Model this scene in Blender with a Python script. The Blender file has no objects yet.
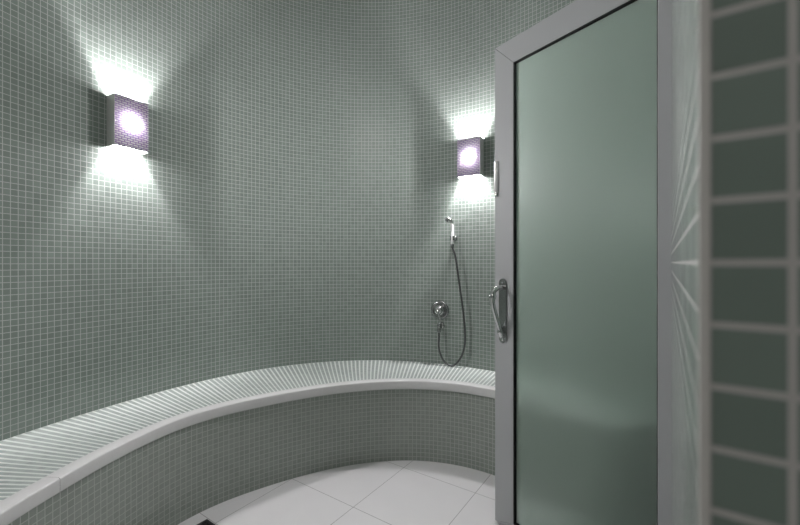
import bpy, bmesh, math
import numpy as np
from mathutils import Vector, Matrix

S = bpy.context.scene
COL = S.collection
PI = math.pi
EYE = 1.10          # camera height above the floor
FPX = 390.0         # focal length in pixels of the 800 px wide frame
YH = 262.5
CEIL = 3.0
C0 = (-0.10, 1.10)  # centre of the round room


# ------------------------------------------------------------------ materials
def new_mat(name):
    m = bpy.data.materials.new(name)
    m.use_nodes = True
    nt = m.node_tree
    nt.nodes.clear()
    out = nt.nodes.new('ShaderNodeOutputMaterial')
    return m, nt, out


def plain(name, col, rough=0.5, metal=0.0, noise=0.0, nscale=40.0, spec=0.5):
    m, nt, out = new_mat(name)
    b = nt.nodes.new('ShaderNodeBsdfPrincipled')
    b.inputs['Base Color'].default_value = (*col, 1)
    b.inputs['Roughness'].default_value = rough
    b.inputs['Metallic'].default_value = metal
    b.inputs['Specular IOR Level'].default_value = spec
    if noise:
        tc = nt.nodes.new('ShaderNodeTexCoord')
        n = nt.nodes.new('ShaderNodeTexNoise')
        n.inputs['Scale'].default_value = nscale
        n.inputs['Detail'].default_value = 4
        nt.links.new(tc.outputs['Object'], n.inputs['Vector'])
        mx = nt.nodes.new('ShaderNodeMix')
        mx.data_type = 'RGBA'
        mx.inputs['A'].default_value = (*[c * (1 - noise) for c in col], 1)
        mx.inputs['B'].default_value = (*[min(1, c * (1 + noise)) for c in col], 1)
        nt.links.new(n.outputs['Fac'], mx.inputs['Factor'])
        nt.links.new(mx.outputs['Result'], b.inputs['Base Color'])
    nt.links.new(b.outputs[0], out.inputs[0])
    return m


def mosaic(name, tile, grout, pitch=0.0233, row=None, gap=0.0028, rough=0.2, var=0.07, tilt=0.05):
    """Square glass mosaic laid out on the UV map, which is in metres."""
    m, nt, out = new_mat(name)
    N, L = nt.nodes, nt.links
    uv = N.new('ShaderNodeUVMap')
    br = N.new('ShaderNodeTexBrick')
    br.offset = 0.0
    br.squash = 1.0
    br.inputs['Scale'].default_value = 1.0
    br.inputs['Brick Width'].default_value = pitch
    br.inputs['Row Height'].default_value = row or pitch
    br.inputs['Mortar Size'].default_value = gap / 2
    br.inputs['Mortar Smooth'].default_value = 0.15
    L.new(uv.outputs['UV'], br.inputs['Vector'])
    # one random number per tile
    dv = N.new('ShaderNodeVectorMath'); dv.operation = 'SCALE'
    dv.inputs['Scale'].default_value = 1.0 / pitch
    L.new(uv.outputs['UV'], dv.inputs[0])
    fl = N.new('ShaderNodeVectorMath'); fl.operation = 'FLOOR'
    L.new(dv.outputs[0], fl.inputs[0])
    wn = N.new('ShaderNodeTexWhiteNoise'); wn.noise_dimensions = '2D'
    L.new(fl.outputs[0], wn.inputs['Vector'])
    tm = N.new('ShaderNodeMix'); tm.data_type = 'RGBA'
    tm.inputs['A'].default_value = (*[c * (1 - var) for c in tile], 1)
    tm.inputs['B'].default_value = (*[c * (1 + var) for c in tile], 1)
    L.new(wn.outputs['Value'], tm.inputs['Factor'])
    mx = N.new('ShaderNodeMix'); mx.data_type = 'RGBA'
    L.new(br.outputs['Fac'], mx.inputs['Factor'])
    L.new(tm.outputs['Result'], mx.inputs['A'])
    mx.inputs['B'].default_value = (*grout, 1)
    b = N.new('ShaderNodeBsdfPrincipled')
    L.new(mx.outputs['Result'], b.inputs['Base Color'])
    rr = N.new('ShaderNodeMapRange')
    rr.inputs['To Min'].default_value = rough
    rr.inputs['To Max'].default_value = 0.7
    L.new(br.outputs['Fac'], rr.inputs['Value'])
    L.new(rr.outputs['Result'], b.inputs['Roughness'])
    # every tile sits a hair out of true
    g = N.new('ShaderNodeNewGeometry')
    sb = N.new('ShaderNodeVectorMath'); sb.operation = 'SUBTRACT'
    L.new(wn.outputs['Color'], sb.inputs[0]); sb.inputs[1].default_value = (0.5, 0.5, 0.5)
    sc = N.new('ShaderNodeVectorMath'); sc.operation = 'SCALE'
    sc.inputs['Scale'].default_value = tilt
    L.new(sb.outputs[0], sc.inputs[0])
    ad = N.new('ShaderNodeVectorMath'); ad.operation = 'ADD'
    L.new(g.outputs['Normal'], ad.inputs[0]); L.new(sc.outputs[0], ad.inputs[1])
    nm = N.new('ShaderNodeVectorMath'); nm.operation = 'NORMALIZE'
    L.new(ad.outputs[0], nm.inputs[0])
    bp = N.new('ShaderNodeBump')
    bp.inputs['Strength'].default_value = 0.35
    bp.inputs['Distance'].default_value = 0.0015
    bp.invert = True
    L.new(br.outputs['Fac'], bp.inputs['Height'])
    L.new(nm.outputs[0], bp.inputs['Normal'])
    L.new(bp.outputs[0], b.inputs['Normal'])
    L.new(b.outputs[0], out.inputs[0])
    return m


TILE = (0.203, 0.243, 0.218)
GROUT = (0.425, 0.445, 0.42)
M_WALL = mosaic('mosaic_wall', TILE, GROUT)
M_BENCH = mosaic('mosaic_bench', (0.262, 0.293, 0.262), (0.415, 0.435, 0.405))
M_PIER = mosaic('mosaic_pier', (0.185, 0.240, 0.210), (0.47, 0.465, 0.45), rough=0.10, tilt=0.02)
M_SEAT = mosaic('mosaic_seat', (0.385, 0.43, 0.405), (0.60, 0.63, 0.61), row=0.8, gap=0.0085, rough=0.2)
M_STONE = plain('white_stone', (0.67, 0.67, 0.665), 0.22, noise=0.05, nscale=60)
M_ALU = plain('grey_aluminium', (0.405, 0.415, 0.42), 0.5, 0.0, spec=0.3)
M_RUBBER = plain('black_rubber', (0.008, 0.008, 0.009), 0.6)
M_CHROME = plain('chrome', (0.62, 0.63, 0.63), 0.12, 1.0)
M_DARKCHROME = plain('worn_chrome', (0.36, 0.37, 0.37), 0.22, 1.0)
M_BOLT = plain('whitened_steel', (0.88, 0.88, 0.88), 0.25, 0.3)  # whitened so the door bolt shows a lamp gleam; also hand shower handle
M_HOSE = plain('ribbed_metal_hose', (0.10, 0.105, 0.105), 0.35, 0.6)
M_SIDE = plain('sconce_metal', (0.60, 0.62, 0.60), 0.5, 0.1)
M_EDGE = plain('sconce_edge', (0.10, 0.085, 0.12), 0.4, 0.5)
M_CEIL = plain('ceiling_paint', (0.38, 0.385, 0.375), 0.8, noise=0.02)
M_PAINT = plain('lobby_paint', (0.30, 0.29, 0.285), 0.8, noise=0.03)
M_DRAIN = plain('drain_metal', (0.035, 0.035, 0.037), 0.45, 0.5)
M_TRIM = plain('corner_trim', (0.58, 0.575, 0.55), 0.6, noise=0.05, nscale=25, spec=0.15)


def floor_mat():
    m, nt, out = new_mat('white_floor_tile')
    N, L = nt.nodes, nt.links
    uv = N.new('ShaderNodeUVMap')
    br = N.new('ShaderNodeTexBrick')
    br.offset = 0.0
    br.inputs['Scale'].default_value = 1.0
    br.inputs['Brick Width'].default_value = 0.41
    br.inputs['Row Height'].default_value = 0.41
    br.inputs['Mortar Size'].default_value = 0.0014
    br.inputs['Mortar Smooth'].default_value = 0.1
    L.new(uv.outputs['UV'], br.inputs['Vector'])
    n = N.new('ShaderNodeTexNoise')
    n.inputs['Scale'].default_value = 5
    L.new(uv.outputs['UV'], n.inputs['Vector'])
    tm = N.new('ShaderNodeMix'); tm.data_type = 'RGBA'
    tm.inputs['A'].default_value = (0.71, 0.705, 0.715, 1)
    tm.inputs['B'].default_value = (0.77, 0.765, 0.77, 1)
    L.new(n.outputs['Fac'], tm.inputs['Factor'])
    mx = N.new('ShaderNodeMix'); mx.data_type = 'RGBA'
    L.new(br.outputs['Fac'], mx.inputs['Factor'])
    L.new(tm.outputs['Result'], mx.inputs['A'])
    mx.inputs['B'].default_value = (0.33, 0.33, 0.33, 1)
    b = N.new('ShaderNodeBsdfPrincipled')
    b.inputs['Roughness'].default_value = 0.26
    L.new(mx.outputs['Result'], b.inputs['Base Color'])
    L.new(b.outputs[0], out.inputs[0])
    return m


M_FLOOR = floor_mat()


def frosted():
    m, nt, out = new_mat('frosted_glass')
    N, L = nt.nodes, nt.links
    b = N.new('ShaderNodeBsdfPrincipled')
    b.inputs['Base Color'].default_value = (0.61, 0.71, 0.65, 1)
    b.inputs['Transmission Weight'].default_value = 1.0
    b.inputs['Roughness'].default_value = 0.38
    b.inputs['IOR'].default_value = 1.28
    t = N.new('ShaderNodeBsdfTranslucent')
    t.inputs['Color'].default_value = (0.78, 0.86, 0.81, 1)
    mx = N.new('ShaderNodeMixShader')
    mx.inputs[0].default_value = 0.30
    L.new(b.outputs[0], mx.inputs[1]); L.new(t.outputs[0], mx.inputs[2])
    L.new(mx.outputs[0], out.inputs[0])
    return m


M_GLASS = frosted()


def emit(name, col, strength, through=0.0):
    m, nt, out = new_mat(name)
    e = nt.nodes.new('ShaderNodeEmission')
    e.inputs['Color'].default_value = (*col, 1)
    e.inputs['Strength'].default_value = strength
    if through:
        t = nt.nodes.new('ShaderNodeBsdfTransparent')
        t.inputs['Color'].default_value = (through,) * 3 + (1,)
        a = nt.nodes.new('ShaderNodeAddShader')
        nt.links.new(e.outputs[0], a.inputs[0]); nt.links.new(t.outputs[0], a.inputs[1])
        nt.links.new(a.outputs[0], out.inputs[0])
    else:
        nt.links.new(e.outputs[0], out.inputs[0])
    return m


M_BULB = emit('bulb_glow', (1.0, 0.962, 0.985), 5600.0)
M_PLATE = emit('frosted_plate_glow', (1.0, 0.965, 0.985), 50.0, 0.68)
M_LOBBYFILL = emit('lobby_fill_glow', (1.0, 0.95, 0.92), 4.3)  # added fill light, on the lobby ceiling behind the camera
M_ROOMFILL = emit('room_fill_glow', (1.0, 0.975, 0.96), 1.0)  # added fill light over the round room, out of view


def diffuser():
    m, nt, out = new_mat('white_diffuser')
    t = nt.nodes.new('ShaderNodeBsdfTranslucent')
    t.inputs['Color'].default_value = (0.0150, 0.0141, 0.0162, 1)
    d = nt.nodes.new('ShaderNodeBsdfDiffuse')
    d.inputs['Color'].default_value = (0.75, 0.75, 0.75, 1)
    mx = nt.nodes.new('ShaderNodeMixShader')
    mx.inputs[0].default_value = DIFF_REFL
    nt.links.new(t.outputs[0], mx.inputs[1]); nt.links.new(d.outputs[0], mx.inputs[2])
    tr = nt.nodes.new('ShaderNodeBsdfTransparent')
    m2 = nt.nodes.new('ShaderNodeMixShader')
    m2.inputs[0].default_value = DIFF_CLEAR
    nt.links.new(mx.outputs[0], m2.inputs[1]); nt.links.new(tr.outputs[0], m2.inputs[2])
    nt.links.new(m2.outputs[0], out.inputs[0])
    return m


DIFF_CLEAR = 0.0
DIFF_REFL = 0.65
M_DIFF = diffuser()


def grille():
    """Thin mauve screen pierced with staggered slots."""
    m, nt, out = new_mat('mauve_slotted_screen')
    N, L = nt.nodes, nt.links
    uv = N.new('ShaderNodeUVMap')
    br = N.new('ShaderNodeTexBrick')
    br.offset = 0.5
    br.inputs['Scale'].default_value = 1.0
    br.inputs['Brick Width'].default_value = 0.0240
    br.inputs['Row Height'].default_value = 0.0102
    br.inputs['Mortar Size'].default_value = 0.0020
    br.inputs['Mortar Smooth'].default_value = 0.1
    L.new(uv.outputs['UV'], br.inputs['Vector'])
    tr = N.new('ShaderNodeBsdfTransparent')
    d = N.new('ShaderNodeBsdfDiffuse')
    d.inputs['Color'].default_value = (0.25, 0.18, 0.32, 1)
    tl = N.new('ShaderNodeBsdfTranslucent')
    tl.inputs['Color'].default_value = (0.22, 0.15, 0.30, 1)
    mm = N.new('ShaderNodeMixShader'); mm.inputs[0].default_value = 0.5
    L.new(d.outputs[0], mm.inputs[1]); L.new(tl.outputs[0], mm.inputs[2])
    mx = N.new('ShaderNodeMixShader')
    L.new(br.outputs['Fac'], mx.inputs[0])
    L.new(tr.outputs[0], mx.inputs[1]); L.new(mm.outputs[0], mx.inputs[2])
    L.new(mx.outputs[0], out.inputs[0])
    return m


M_GRILLE = grille()


# ------------------------------------------------------------------ helpers
def link(name, bm, mat, parent=None, smooth=False, bevel=0.0, segs=2):
    me = bpy.data.meshes.new(name)
    bm.to_mesh(me); bm.free()
    o = bpy.data.objects.new(name, me)
    COL.objects.link(o)
    me.materials.append(mat)
    if smooth:
        for p in me.polygons: p.use_smooth = True
    if bevel:
        md = o.modifiers.new('bevel', 'BEVEL')
        md.width = bevel; md.segments = segs; md.limit_method = 'ANGLE'
        md.angle_limit = math.radians(40)
    if parent: o.parent = parent
    return o


def empty(name, loc, rz=0.0, parent=None):
    o = bpy.data.objects.new(name, None)
    COL.objects.link(o)
    o.location = loc; o.rotation_euler = (0, 0, rz)
    o.empty_display_size = 0.05
    if parent: o.parent = parent
    return o


def tag(o, label=None, cat=None, group=None, kind=None):
    if label: o['label'] = label
    if cat: o['category'] = cat
    if group: o['group'] = group
    if kind: o['kind'] = kind
    return o


def box(bm, x0, x1, y0, y1, z0, z1):
    v = [bm.verts.new(p) for p in ((x0, y0, z0), (x1, y0, z0), (x1, y1, z0), (x0, y1, z0),
                                   (x0, y0, z1), (x1, y0, z1), (x1, y1, z1), (x0, y1, z1))]
    for f in ((3, 2, 1, 0), (4, 5, 6, 7), (0, 1, 5, 4), (1, 2, 6, 5), (2, 3, 7, 6), (3, 0, 4, 7)):
        bm.faces.new([v[i] for i in f])
    return bm


def bx(*a):
    return box(bmesh.new(), *a)


def tube(bm, pts, rad, n=14, closed_ends=True):
    """Round tube through points; rad is a number or one per point."""
    pts = [Vector(p) for p in pts]
    if not hasattr(rad, '__len__'): rad = [rad] * len(pts)
    T = []
    for i in range(len(pts)):
        a = pts[max(i - 1, 0)]; b = pts[min(i + 1, len(pts) - 1)]
        T.append((b - a).normalized())
    u = T[0].orthogonal().normalized()
    rings = []
    for i, p in enumerate(pts):
        u = (u - T[i] * u.dot(T[i])).normalized()
        w = T[i].cross(u)
        rings.append([bm.verts.new(p + (u * math.cos(2 * PI * k / n) + w * math.sin(2 * PI * k / n)) * rad[i]) for k in range(n)])
    for a, b in zip(rings, rings[1:]):
        for k in range(n):
            bm.faces.new((a[k], a[(k + 1) % n], b[(k + 1) % n], b[k]))
    if closed_ends:
        bm.faces.new(list(reversed(rings[0]))); bm.faces.new(rings[-1])
    return bm


def catmull(pts, sub=8):
    P = [Vector(p) for p in pts]
    P = [P[0] * 2 - P[1]] + P + [P[-1] * 2 - P[-2]]
    out = []
    for i in range(1, len(P) - 2):
        for k in range(sub):
            t = k / sub
            a, b, c, d = P[i - 1], P[i], P[i + 1], P[i + 2]
            out.append(0.5 * ((2 * b) + (c - a) * t + (2 * a - 5 * b + 4 * c - d) * t * t + (3 * b - a - 3 * c + d) * t ** 3))
    out.append(P[-2])
    return out


def lathe(bm, prof, n=40, mat=None):
    """Revolve (radius, height) pairs about local +Y (out of the wall)."""
    rings = []
    for r, h in prof:
        if r < 1e-6:
            rings.append([bm.verts.new((0, h, 0))])
        else:
            rings.append([bm.verts.new((r * math.cos(2 * PI * k / n), h, r * math.sin(2 * PI * k / n))) for k in range(n)])
    for a, b in zip(rings, rings[1:]):
        for k in range(n):
            k2 = (k + 1) % n
            if len(a) == 1 and len(b) == 1: continue
            if len(a) == 1: bm.faces.new((a[0], b[k], b[k2]))
            elif len(b) == 1: bm.faces.new((a[k], b[0], a[k2]))
            else: bm.faces.new((a[k], b[k], b[k2], a[k2]))
    if mat: bmesh.ops.transform(bm, matrix=mat, verts=bm.verts)
    bmesh.ops.recalc_face_normals(bm, faces=bm.faces)
    return bm


# ------------------------------------------------------------------ plan curves
def curve(table):
    th = np.linspace(-60, 280, 3401)
    r = np.interp(th, [t[0] for t in table], [t[1] for t in table])
    g = np.exp(-0.5 * (np.arange(-120, 121) * 0.1 / 4.0) ** 2); g /= g.sum()
    rs = np.convolve(np.pad(r, 120, mode='edge'), g, mode='valid')
    return lambda deg: float(np.interp(deg, th, rs))


WALL = curve([(-60, 1.39), (0, 1.37), (30, 1.375), (50, 1.385), (62, 1.413), (73, 1.458), (85, 1.503), (93, 1.520),
              (101, 1.527), (111, 1.521), (120, 1.500), (134, 1.447), (144, 1.412), (152.6, 1.396), (160, 1.398),
              (167, 1.408), (180, 1.425), (200, 1.43), (280, 1.43)])
FACE = curve([(-60, 1.03), (20, 1.04), (45, 1.07), (58, 1.088), (67, 1.097), (79, 1.086), (90, 1.056), (102.5, 1.020),
              (115, 0.992), (126, 0.982), (136, 0.992), (146, 0.995), (160, 0.962), (174, 0.945), (182, 0.955),
              (200, 0.97), (280, 0.97)])


def pol(deg, r, z=0.0):
    a = math.radians(deg)
    return Vector((C0[0] + r * math.cos(a), C0[1] + r * math.sin(a), z))


def on_wall(px, py, off=0.0):
    """Point of the curved wall (pulled off metres into the room) along one line of sight; also the inward angle."""
    k = (px - 400) / FPX
    lo, hi = 30.0, 200.0
    for _ in range(60):
        mid = (lo + hi) / 2
        p = pol(mid, WALL(mid) - off)
        if p.x / p.y > k: lo = mid
        else: hi = mid
    p = pol(mid, WALL(mid) - off, 0)
    p.z = EYE + (YH - py) * p.y / FPX
    a, b = pol(mid + .5, WALL(mid + .5)), pol(mid - .5, WALL(mid - .5))
    t = (b - a).normalized()
    return p, math.atan2(t.y, t.x) + PI, mid       # local +X = -tangent, local +Y points into the room


def strip_solid(name, degs, rin, rout, z0, z1, mat, parent=None, uvmode='wall', bevel=0.0, zref=0.0):
    """Solid curved band between two radius functions; UVs in metres (arc, height / arc, depth)."""
    bm = bmesh.new(); uvl = bm.loops.layers.uv.new('UVMap')
    PI_, PO_, arc = [], [], [0.0]
    for d in degs:
        PI_.append(pol(d, rin(d))); PO_.append(pol(d, rout(d)))
    ref = [(a + b) / 2 for a, b in zip(PI_, PO_)] if uvmode == 'seat' else PI_
    for a, b in zip(ref, ref[1:]): arc.append(arc[-1] + (b - a).length)

    def quad(ps, uvs, sm):
        f = bm.faces.new([bm.verts.new(p) for p in ps]); f.smooth = sm
        for l, u in zip(f.loops, uvs): l[uvl].uv = u
    Z0, Z1 = Vector((0, 0, z0)), Vector((0, 0, z1))
    n = len(degs)
    for i in range(n - 1):
        a, b, c, d = PI_[i], PI_[i + 1], PO_[i], PO_[i + 1]
        s, t = arc[i], arc[i + 1]
        wa, wb = (c - a).length, (d - b).length
        quad((a + Z0, a + Z1, b + Z1, b + Z0), ((s, z0), (s, z1), (t, z1), (t, z0)), True)
        quad((c + Z0, d + Z0, d + Z1, c + Z1), ((s, z0), (t, z0), (t, z1), (s, z1)), True)
        quad((a + Z1, c + Z1, d + Z1, b + Z1), ((s, wa), (s, 0), (t, 0), (t, wb)), True)
        quad((a + Z0, b + Z0, d + Z0, c + Z0), ((s, wa), (t, wb), (t, 0), (s, 0)), True)
    for i, fl in ((0, 1), (n - 1, 0)):
        a, c = PI_[i], PO_[i]; w = (c - a).length
        ps = [a + Z0, c + Z0, c + Z1, a + Z1]; us = [(0, z0), (w, z0), (w, z1), (0, z1)]
        if not fl: ps.reverse(); us.reverse()
        quad(ps, us, False)
    # weld along each smooth strip only (same normal side)
    bm.normal_update()
    groups = {}
    for f in bm.faces:
        nrm = f.normal
        key = 'u' if nrm.z > .7 else 'd' if nrm.z < -.7 else None
        if key is None:
            ctr = f.calc_center_median() - Vector((C0[0], C0[1], 0)); ctr.z = 0
            dd = nrm.dot(ctr.normalized())
            key = 'o' if dd > .6 else 'i' if dd < -.6 else 'e'
        groups.setdefault(key, []).append(f)
    for k, fs in groups.items():
        if k == 'e': continue
        vs = list({v for f in fs for v in f.verts})
        bmesh.ops.remove_doubles(bm, verts=vs, dist=1e-5)
    return link(name, bm, mat, parent)


def rng(a, b, step=1.0):
    n = max(2, int(round((b - a) / step)) + 1)
    return [float(x) for x in np.linspace(a, b, n)]


def prism(name, poly, z0, z1, mat, parent=None, u0=0.0, kind=None):
    """Upright prism over a plan polygon (counter-clockwise); UVs in metres."""
    bm = bmesh.new(); uvl = bm.loops.layers.uv.new('UVMap')
    n = len(poly); lo = [bm.verts.new((*p, z0)) for p in poly]; hi = [bm.verts.new((*p, z1)) for p in poly]
    for i in range(n):
        j = (i + 1) % n
        w = math.dist(poly[i], poly[j])
        f = bm.faces.new((lo[i], lo[j], hi[j], hi[i]))
        # u counts from the corner named first in the list, on both of its faces
        if i == n - 1: us = ((-w, z0), (0, z0), (0, z1), (-w, z1))
        else: us = ((0, z0), (w, z0), (w, z1), (0, z1))
        for l, u in zip(f.loops, us): l[uvl].uv = (u[0] + u0, u[1] - EYE + 60 * 0.0233)
    for f in (bm.faces.new(hi), bm.faces.new(list(reversed(lo)))):
        for l in f.loops: l[uvl].uv = (l.vert.co.x, l.vert.co.y)
    return link(name, bm, mat, parent)


# ------------------------------------------------------------------ the shell
wall = strip_solid('wall_back', rng(-15.5, 215, 1.0), WALL, lambda d: WALL(d) + 0.12, 0.0, CEIL, M_WALL)
tag(wall, 'curved wall of small grey-green glass mosaic with pale grout', 'wall', kind='structure')

# pier in the right foreground: corner A nearest the camera, B where the door is hung
A = Vector((0.1163, 0.1477))
JD = Vector((math.sin(math.radians(34.26)), math.cos(math.radians(34.26))))     # along the reveal, into the room
FD = Vector((JD.y, -JD.x))                                                     # along the front face, to the right
B = A + JD * 1.0799
D = A + FD * 1.42
Cc = B + FD * 0.62
pier = prism('wall_right', [tuple(A), tuple(D), tuple(Cc), tuple(B)], 0.0, CEIL, M_PIER)
tag(pier, 'mosaic tiled wall end close to the camera on the right', 'wall', kind='structure')
# pale corner strip, flush over the first centimetres of the reveal
t0 = A - FD * 0.0025 - JD * 0.0015
strip = prism('trim_1', [tuple(t0), tuple(A + FD * 0.0004 - JD * 0.0015),
                         tuple(A + FD * 0.0004 + JD * 0.005), tuple(A - FD * 0.0025 + JD * 0.005)], 0.0, CEIL, M_TRIM)
tag(strip, 'pale corner strip on the edge of the near tiled wall', 'trim', kind='structure')

pl = pol(215, WALL(215))
wl = prism('wall_left', [(pl.x, pl.y), (pl.x - .12, pl.y), (pl.x - .12, -1.62), (pl.x, -1.62)], 0, CEIL, M_WALL)
tag(wl, 'tiled wall running on behind the camera', 'wall', kind='structure')
wf = prism('wall_front', [(pl.x, -1.5), (pl.x, -1.62), (1.42, -1.62), (1.42, -1.5)], 0, CEIL, M_PAINT)
tag(wf, 'plain wall behind the camera', 'wall', kind='structure')
ws = prism('wall_side', [(D.x, D.y), (D.x, -1.5), (D.x + .12, -1.5), (D.x + .12, D.y)], 0, CEIL, M_PAINT)
tag(ws, 'plain wall to the right of the camera', 'wall', kind='structure')


def slab(name, z0, z1, mat):
    bm = bmesh.new(); uvl = bm.loops.layers.uv.new('UVMap')
    box(bm, -1.75, 1.55, -1.7, 2.85, z0, z1)
    o0 = Vector((-0.288, 1.6387))           # a point on one long joint
    o1 = Vector((-0.2016, 1.7475))          # a point on one cross joint
    for f in bm.faces:
        for l in f.loops:
            p = l.vert.co.xy
            l[uvl].uv = ((p - o0).dot(FD) + 4.1, (p - o1).dot(JD) + 4.1)
    return link(name, bm, mat)


fl = slab('floor', -0.12, 0.0, M_FLOOR)
tag(fl, 'large glossy white floor tiles with thin grey joints', 'floor', kind='structure')
ce = slab('ceiling', CEIL, CEIL + 0.1, M_CEIL)
tag(ce, 'plain pale ceiling', 'ceiling', kind='structure')

# ------------------------------------------------------------------ the bench
HB = 0.445
bench = empty('curved_bench', pol(100, 1.2, 0.0))
tag(bench, 'curved mosaic bench with white stone edge built along the round wall', 'bench')
bench_loc = Vector(bench.location)


def under(o, root):
    o.parent = root
    o.matrix_parent_inverse = Matrix.Translation(-Vector(root.location))
    return o


E0, E1 = 24.0, 206.0
base = under(strip_solid('riser', rng(E0, E1, 1.0), FACE, lambda d: FACE(d) + 0.10, 0.0, HB - 0.045, M_BENCH), bench)
base['label'] = 'grey-green mosaic front of the bench'
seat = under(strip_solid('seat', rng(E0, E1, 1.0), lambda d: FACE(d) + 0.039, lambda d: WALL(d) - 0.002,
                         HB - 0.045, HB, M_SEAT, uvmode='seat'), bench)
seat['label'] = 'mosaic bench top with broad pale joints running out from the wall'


def nosing(a, b):
    """Stone edge with softly rounded front, sweep of a small section."""
    sec = [(0.0385, -0.045), (-0.008, -0.045), (-0.0105, -0.0435), (-0.012, -0.041), (-0.012, -0.005), (-0.0105, -0.001),
           (-0.007, 0.001), (0.0385, 0.001)]
    bm = bmesh.new(); rows = []
    for d in rng(a, b, 1.0):
        rows.append([bm.verts.new(pol(d, FACE(d) + dr, HB + dz)) for dr, dz in sec])
    k = len(sec)
    for r0, r1 in zip(rows, rows[1:]):
        for i in range(k):
            bm.faces.new((r0[i], r0[(i + 1) % k], r1[(i + 1) % k], r1[i]))
    bm.faces.new(rows[0]); bm.faces.new(list(reversed(rows[-1])))
    bmesh.ops.recalc_face_normals(bm, faces=bm.faces)
    o = under(link('coping_stone', bm, M_STONE), bench)
    for p in o.data.polygons: p.use_smooth = len(p.vertices) == 4
    o.data.set_sharp_from_angle(angle=math.radians(50))
    o['label'] = 'smooth white stone edge of the bench'
    return o


nosing(E0, 174.72); nosing(174.82, E1)


# ------------------------------------------------------------------ sconces
LW, LH, LD = 0.146, 0.232, 0.068


def uvbox(x0, x1, y0, y1, z0, z1):
    bm = bmesh.new(); uvl = bm.loops.layers.uv.new('UVMap')
    box(bm, x0, x1, y0, y1, z0, z1)
    for f in bm.faces:
        for l in f.loops: l[uvl].uv = (l.vert.co.x + 1, l.vert.co.z + 1)
    return bm


def make_sconce(px, py, label, dz=0.0):
    p, rz, _ = on_wall(px, py)
    z = 1.741
    root = empty('wall_sconce', (p.x, p.y, z), rz)
    tag(root, label, 'wall lamp', 'box sconces on the round wall')
    w, h, d = LW / 2, LH / 2, LD
    link('back_plate', bx(-w + .004, w - .004, 0.001, 0.006, -h + .012, h - .012), M_SIDE, root)
    for s in (-1, 1):
        x0, x1 = (w - .003, w) if s > 0 else (-w, -w + .003)
        link('side_panel', bx(x0, x1, 0.001, d - .0015, -h, h), M_SIDE, root)
    # front frame: a thin dark lip along the top and bottom of the screen
    for s in (-1, 1):
        zz = (h - .006, h) if s > 0 else (-h, -h + .006)
        link('edge_rail', bx(-w, w, d - .0012, d + .001, *zz), M_EDGE, root)
    g = link('screen', uvbox(-w, w, d - .0012, d, -h + .006, h - .006), M_GRILLE, root)
    g['label'] = 'mauve slotted front screen'
    link('diffuser', bx(-w + .003, w - .003, d - .0032, d - .0017, -h + .002, h - .002), M_DIFF, root)
    for s in (-1, 1):
        z0 = h - .010 if s > 0 else -h + .004
        k = link('glass_plate', bx(-w + .0035, w - .0035, 0.007, d - .011, z0, z0 + .004), M_PLATE, root)
        k['label'] = 'glowing frosted glass plate'
    # the bulb on its holder
    bm = bmesh.new()
    bmesh.ops.create_uvsphere(bm, u_segments=16, v_segments=10, radius=0.022)
    bmesh.ops.scale(bm, vec=(1, 1, 1), verts=bm.verts)
    bmesh.ops.translate(bm, vec=(0, 0.0525, BULB_Z + dz), verts=bm.verts)
    b = link('bulb', bm, M_BULB, root, smooth=True)
    b['label'] = 'lit bulb behind the screen'
    bm = tube(bmesh.new(), [(0, 0.006, BULB_Z + dz - .035), (0, .050, BULB_Z + dz - .035), (0, .052, BULB_Z + dz - .02)], 0.007, 10)
    link('lamp_holder', bm, M_SIDE, root)
    return root


BULB_Z = 0.0
make_sconce(124, 120, 'mauve-screened box wall lamp shining at left, well away from the door')
make_sconce(472.5, 157, 'pinkish box wall lamp above the hand shower, next to the door', 0.0)

# ------------------------------------------------------------------ shower
# mixer valve
p, rz, _ = on_wall(440, 310)
mix = empty('shower_mixer', p, rz)
tag(mix, 'round chrome shower mixer valve with short lever on the tiled wall', 'shower valve')
link('escutcheon', lathe(bmesh.new(), [(0, .001), (.061, .001), (.061, .005), (.057, .010), (.050, .013), (.046, .011), (.0, .011)]),
     M_DARKCHROME, mix, smooth=True)
link('valve_body', lathe(bmesh.new(), [(.034, .010), (.034, .030), (.030, .036), (.026, .038), (.024, .052), (.018, .056), (0, .057)], 32),
     M_CHROME, mix, smooth=True)
link('lever', tube(bmesh.new(), catmull([(0.006, .05, .008), (-.004, .062, -.008), (-.014, .066, -.030), (-.022, .070, -.050)], 5),
                   [.009] * 6 + [.007] * 5 + [.006] * 4 + [.0075], 12), M_CHROME, mix, smooth=True)

# outlet elbow
p, rz, _ = on_wall(441, 325.5)
el = empty('hose_outlet', p, rz)
tag(el, 'small chrome wall elbow just below the round mixer valve', 'pipe fitting')
link('wall_flange', lathe(bmesh.new(), [(0, .001), (.024, .001), (.024, .005), (.019, .009), (0, .010)], 28), M_DARKCHROME, el, smooth=True)
link('elbow', tube(bmesh.new(), catmull([(0, .008, 0), (0, .026, 0), (0.001, .038, -.007), (0.001, .041, -.022), (0.001, .041, -.034)], 5),
                   .012, 14), M_DARKCHROME, el, smooth=True)
el_r = Matrix.Rotation(rz, 3, 'Z')
el_tip = Vector(p) + el_r @ Vector((0.001, .041, -.036))

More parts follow.
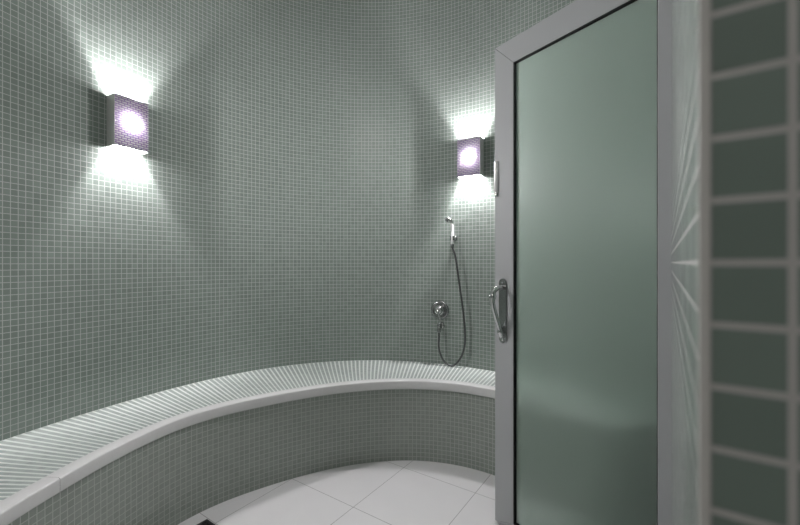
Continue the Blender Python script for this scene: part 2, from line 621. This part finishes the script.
# wall holder and hand shower
p, rz, _ = on_wall(454.5, 238.5)
hold = empty('shower_holder', p, rz)
tag(hold, 'small dark chrome bracket carrying the hand shower under the right lamp', 'shower bracket')
link('wall_flange', lathe(bmesh.new(), [(0, .001), (.017, .001), (.017, .006), (.012, .010), (0, .011)], 24), M_DARKCHROME, hold, smooth=True)
bm = tube(bmesh.new(), [(0, .008, 0), (0, .030, 0)], .008, 12)
n = 20
for k in range(n):          # open clip around the handle
    a0 = math.radians(-150 + 300 * k / n + 90 + 180); a1 = math.radians(-150 + 300 * (k + 1) / n + 90 + 180)
    q = [(r * math.cos(a), .043 + r * math.sin(a)) for a, r in ((a0, .0112), (a1, .0112), (a1, .0150), (a0, .0150))]
    v0 = [bm.verts.new((x, y, -.013)) for x, y in q]; v1 = [bm.verts.new((x, y, .013)) for x, y in q]
    for i in range(4): bm.faces.new((v0[i], v0[(i + 1) % 4], v1[(i + 1) % 4], v1[i]))
    bm.faces.new(v1); bm.faces.new(list(reversed(v0)))
bmesh.ops.recalc_face_normals(bm, faces=bm.faces)
link('clip', bm, M_DARKCHROME, hold)
Rw = Matrix.Rotation(rz, 3, 'Z')
hs = empty('hand_shower', Vector(p) + Rw @ Vector((0, .043, 0)), rz)
tag(hs, 'small chrome hand shower hanging head up under the right lamp', 'hand shower')
link('handle', tube(bmesh.new(), catmull([(0, 0, -.040), (0, 0, -.012), (0, 0, .030), (.001, .000, .070), (.004, .004, .094)], 5),
                    [.0100] * 5 + [.0105] * 6 + [.0095] * 5 + [.0095] * 5, 16), M_BOLT, hs, smooth=True)
link('head', tube(bmesh.new(), catmull([(.001, .001, .088), (.006, .006, .106), (.020, .014, .115), (.036, .022, .108)], 6),
                  [.0095] * 4 + [.012] * 4 + [.014] * 4 + [.0155] * 4 + [.018] * 2 + [.0185], 18), M_CHROME, hs, smooth=True)
link('collar', tube(bmesh.new(), [(0, 0, -.058), (0, 0, -.038)], [.0105, .0105], 16), M_DARKCHROME, hs)
top = Vector(p) + Rw @ Vector((0, .043, -.056))


def wp(px, py, off):
    return on_wall(px, py, off)[0]


hp = [top, wp(455.3, 256, .043), wp(458, 275, .042), wp(461.5, 300, .040), wp(464.5, 325, .036), wp(464.8, 343, .034),
      wp(461.5, 356, .040), wp(455, 364.5, .046), wp(449, 365, .050), wp(442.5, 359, .050), wp(438.8, 347, .046),
      el_tip + Vector((0, 0, -.035)), el_tip + Vector((0, 0, -.004))]
path = catmull(hp, 14)
rad = [.0068 if (i // 1) % 2 else .0058 for i in range(len(path))]
hose = link('shower_hose', tube(bmesh.new(), path, rad, 12), M_HOSE, smooth=True)
tag(hose, 'grey ribbed metal shower hose looping from hand shower down to the wall elbow', 'shower hose')

# ------------------------------------------------------------------ the door
Ed = Vector((0.4025, 1.654)); dirE = Vector((-0.559, 0.829)).normalized()
W, H, TH = 0.720, 2.008, 0.030
Hn = Ed - dirE * W
door = empty('door_1', (Hn.x, Hn.y, 0.0), math.atan2(dirE.y, dirE.x))
tag(door, 'open frosted glass door in a grey aluminium frame', 'door', kind='structure')
ST, RL = 0.097, 0.100
RB = 0.036          # slimmer bottom rail
Z0 = 0.008


def mitred(name, pts):
    """Frame member: quad in the door plane, extruded through the frame thickness."""
    bm = bmesh.new()
    lo = [bm.verts.new((x, 0, z)) for x, z in pts]; hi = [bm.verts.new((x, -TH, z)) for x, z in pts]
    bm.faces.new(lo); bm.faces.new(list(reversed(hi)))
    for i in range(4): bm.faces.new((lo[(i + 1) % 4], lo[i], hi[i], hi[(i + 1) % 4]))
    bmesh.ops.recalc_face_normals(bm, faces=bm.faces)
    return link(name, bm, M_ALU, door, bevel=0.0022, segs=2)


g = 0.0003
mitred('stile', [(0, Z0), (ST, Z0 + RB), (ST, H - RL), (0, H)])
mitred('stile', [(W, Z0), (W, H), (W - ST, H - RL), (W - ST, Z0 + RB)])
mitred('rail', [(g, H), (ST + g, H - RL), (W - ST - g, H - RL), (W - g, H)])
mitred('rail', [(g, Z0), (W - g, Z0), (W - ST - g, Z0 + RB), (ST + g, Z0 + RB)])
pane = link('glass_pane', bx(ST, W - ST, -0.024, -0.018, Z0 + RB, H - RL), M_GLASS, door)
pane['label'] = 'pale green frosted glass'
bm = bmesh.new()
gw = 0.002
for x0, x1, z0, z1 in ((ST, ST + gw, Z0 + RB, H - RL), (W - ST - gw, W - ST, Z0 + RB, H - RL),
                       (ST + gw, W - ST - gw, Z0 + RB, Z0 + RB + gw), (ST + gw, W - ST - gw, H - RL - gw, H - RL)):
    box(bm, x0, x1, -0.0178, -0.0015, z0, z1)
gk = link('gasket', bm, M_RUBBER, door)
gk['label'] = 'black rubber seal round the glass'

# pull handle on the free stile (camera side); local x runs hinge -> free edge
hx = W - 0.046
hd = empty('handle', (hx, 0.0, 0.0), 0, door)
hd['label'] = 'chrome pull handle on a long back plate'
bm = bmesh.new()
zt, zb, hw = 1.034, 0.766, 0.0195
out = [(hw * math.cos(a), zt - hw + hw * math.sin(a)) for a in np.linspace(0, PI, 15)] + \
      [(hw * math.cos(a), zb + hw + hw * math.sin(a)) for a in np.linspace(PI, 2 * PI, 15)]
f0 = [bm.verts.new((x, .0002, z)) for x, z in out]; f1 = [bm.verts.new((x, .006, z)) for x, z in out]
bm.faces.new(list(reversed(f0))); bm.faces.new(f1)
for i in range(len(out)):
    j = (i + 1) % len(out); bm.faces.new((f0[i], f0[j], f1[j], f1[i]))
bmesh.ops.recalc_face_normals(bm, faces=bm.faces)
link('back_plate', bm, M_DARKCHROME, hd, bevel=.0015)
pp = catmull([(0, .005, .995), (0, .030, .996), (0, .056, .984), (0, .066, .955), (0, .062, .925), (0, .046, .880), (0, .028, .840), (0, .018, .815), (0, .014, .800), (0, .005, .797)], 6)
rr = []
for q in pp:
    r = .0100
    r += .0055 * math.exp(-((q.z - .962) / .012) ** 2) * (1 if q.y > .05 else 0)     # the swollen knuckle
    r += .0040 * math.exp(-((q.z - .815) / .010) ** 2)
    rr.append(r)
link('grip', tube(bmesh.new(), pp, rr, 16), M_CHROME, hd, smooth=True)
for zz in (1.016, 0.782):
    m4 = Matrix.Translation((0, .006, zz))
    link('screw', lathe(bmesh.new(), [(.006, 0), (.0055, .002), (.003, .003), (0, .003)], 14, m4), M_CHROME, hd, smooth=True)

# slim bolt near the free edge; lamp gleam painted in by near-white metal
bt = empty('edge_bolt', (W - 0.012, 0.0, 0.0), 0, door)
bt['label'] = 'slim metal bolt by the door edge, lamp gleam painted in its pale colour'
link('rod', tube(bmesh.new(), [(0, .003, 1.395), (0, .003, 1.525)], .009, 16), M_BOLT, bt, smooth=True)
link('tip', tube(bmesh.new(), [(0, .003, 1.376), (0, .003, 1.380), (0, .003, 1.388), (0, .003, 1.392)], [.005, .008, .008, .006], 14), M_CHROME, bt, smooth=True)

# fixed post and hinges behind the wall end
q0 = B + FD * 0.035; q1 = B + FD * 0.12
post = prism('trim_2', [tuple(q0), tuple(q1), tuple(q1 + JD * .04), tuple(q0 + JD * .04)], 0.0, 2.05, M_ALU)
tag(post, 'grey aluminium door post fixed to the tiled wall end', 'trim', kind='structure')

# ------------------------------------------------------------------ floor drain
apex = Vector((-0.8245, 1.666))
side = 0.12
dc = apex + (-JD * side - FD * -side) / 2
dr = empty('floor_drain', (dc.x, dc.y, 0.0), math.atan2(FD.y, FD.x))
tag(dr, 'square dark metal drain cover set in the white floor by the bench', 'drain')
h = side / 2
bm = bmesh.new()
for a in ((-h, h, -h, -h + .014), (-h, h, h - .014, h), (-h, -h + .014, -h + .014, h - .014), (h - .014, h, -h + .014, h - .014)):
    box(bm, *a, 0.0002, 0.005)
link('drain_frame', bm, M_DRAIN, dr)
bm = bmesh.new()
for k in range(7):
    y = -h + .018 + k * (side - .036 - .006) / 6
    box(bm, -h + .014, h - .014, y, y + .006, 0.0004, 0.004)
link('grate', bm, M_DRAIN, dr)
link('sump', bx(-h + .014, h - .014, -h + .014, h - .014, 0.0002, 0.0012), M_RUBBER, dr)

# ------------------------------------------------------------------ added fill lamps on the ceiling, unseen above the frame
def fill_lamp(x, y, R, mat, label):
    cl = empty('fill_lamp', (x, y, CEIL))
    tag(cl, label, 'ceiling lamp')
    mt = Matrix.Rotation(-PI / 2, 4, 'X')
    link('rim', lathe(bmesh.new(), [(R, .0005), (R + .02, .0005), (R + .02, .03), (R, .03), (R, .0005)], 40, mt), M_SIDE, cl, smooth=True)
    link('fill_glass', lathe(bmesh.new(), [(R - .001, .002), (R - .001, .028), (R * .75, .036), (0, .040)], 40, mt), mat, cl, smooth=True)


fill_lamp(-0.35, -0.75, 0.55, M_LOBBYFILL, 'round white fill lamp added on the ceiling behind the camera')
fill_lamp(-0.1, 0.95, 0.30, M_ROOMFILL, 'round white fill lamp added on the ceiling over the middle of the round room')

# ------------------------------------------------------------------ camera, world, view
cam = bpy.data.cameras.new('camera')
co = bpy.data.objects.new('camera', cam)
COL.objects.link(co)
co.location = (0, 0, EYE)
co.rotation_euler = (PI / 2, 0, 0)
cam.sensor_fit = 'HORIZONTAL'
cam.sensor_width = 36.0
cam.lens = 36.0 * FPX / 800
cam.clip_start = 0.02
cam.dof.use_dof = True
cam.dof.focus_distance = 2.1
cam.dof.aperture_fstop = 17.55 / 3.2
S.camera = co

w = bpy.data.worlds.new('world'); S.world = w
w.use_nodes = True
w.node_tree.nodes['Background'].inputs[0].default_value = (0.5, 0.5, 0.5, 1)
w.node_tree.nodes['Background'].inputs[1].default_value = 0.0
S.cycles.use_denoising = True
S.cycles.max_bounces = 14
S.cycles.diffuse_bounces = 6
S.cycles.sample_clamp_indirect = 6.0
S.cycles.caustics_refractive = True
S.view_settings.view_transform = 'Standard'
S.view_settings.look = 'None'
S.view_settings.gamma = 1.0
S.view_settings.use_curve_mapping = False
S.view_settings.exposure = 0.15
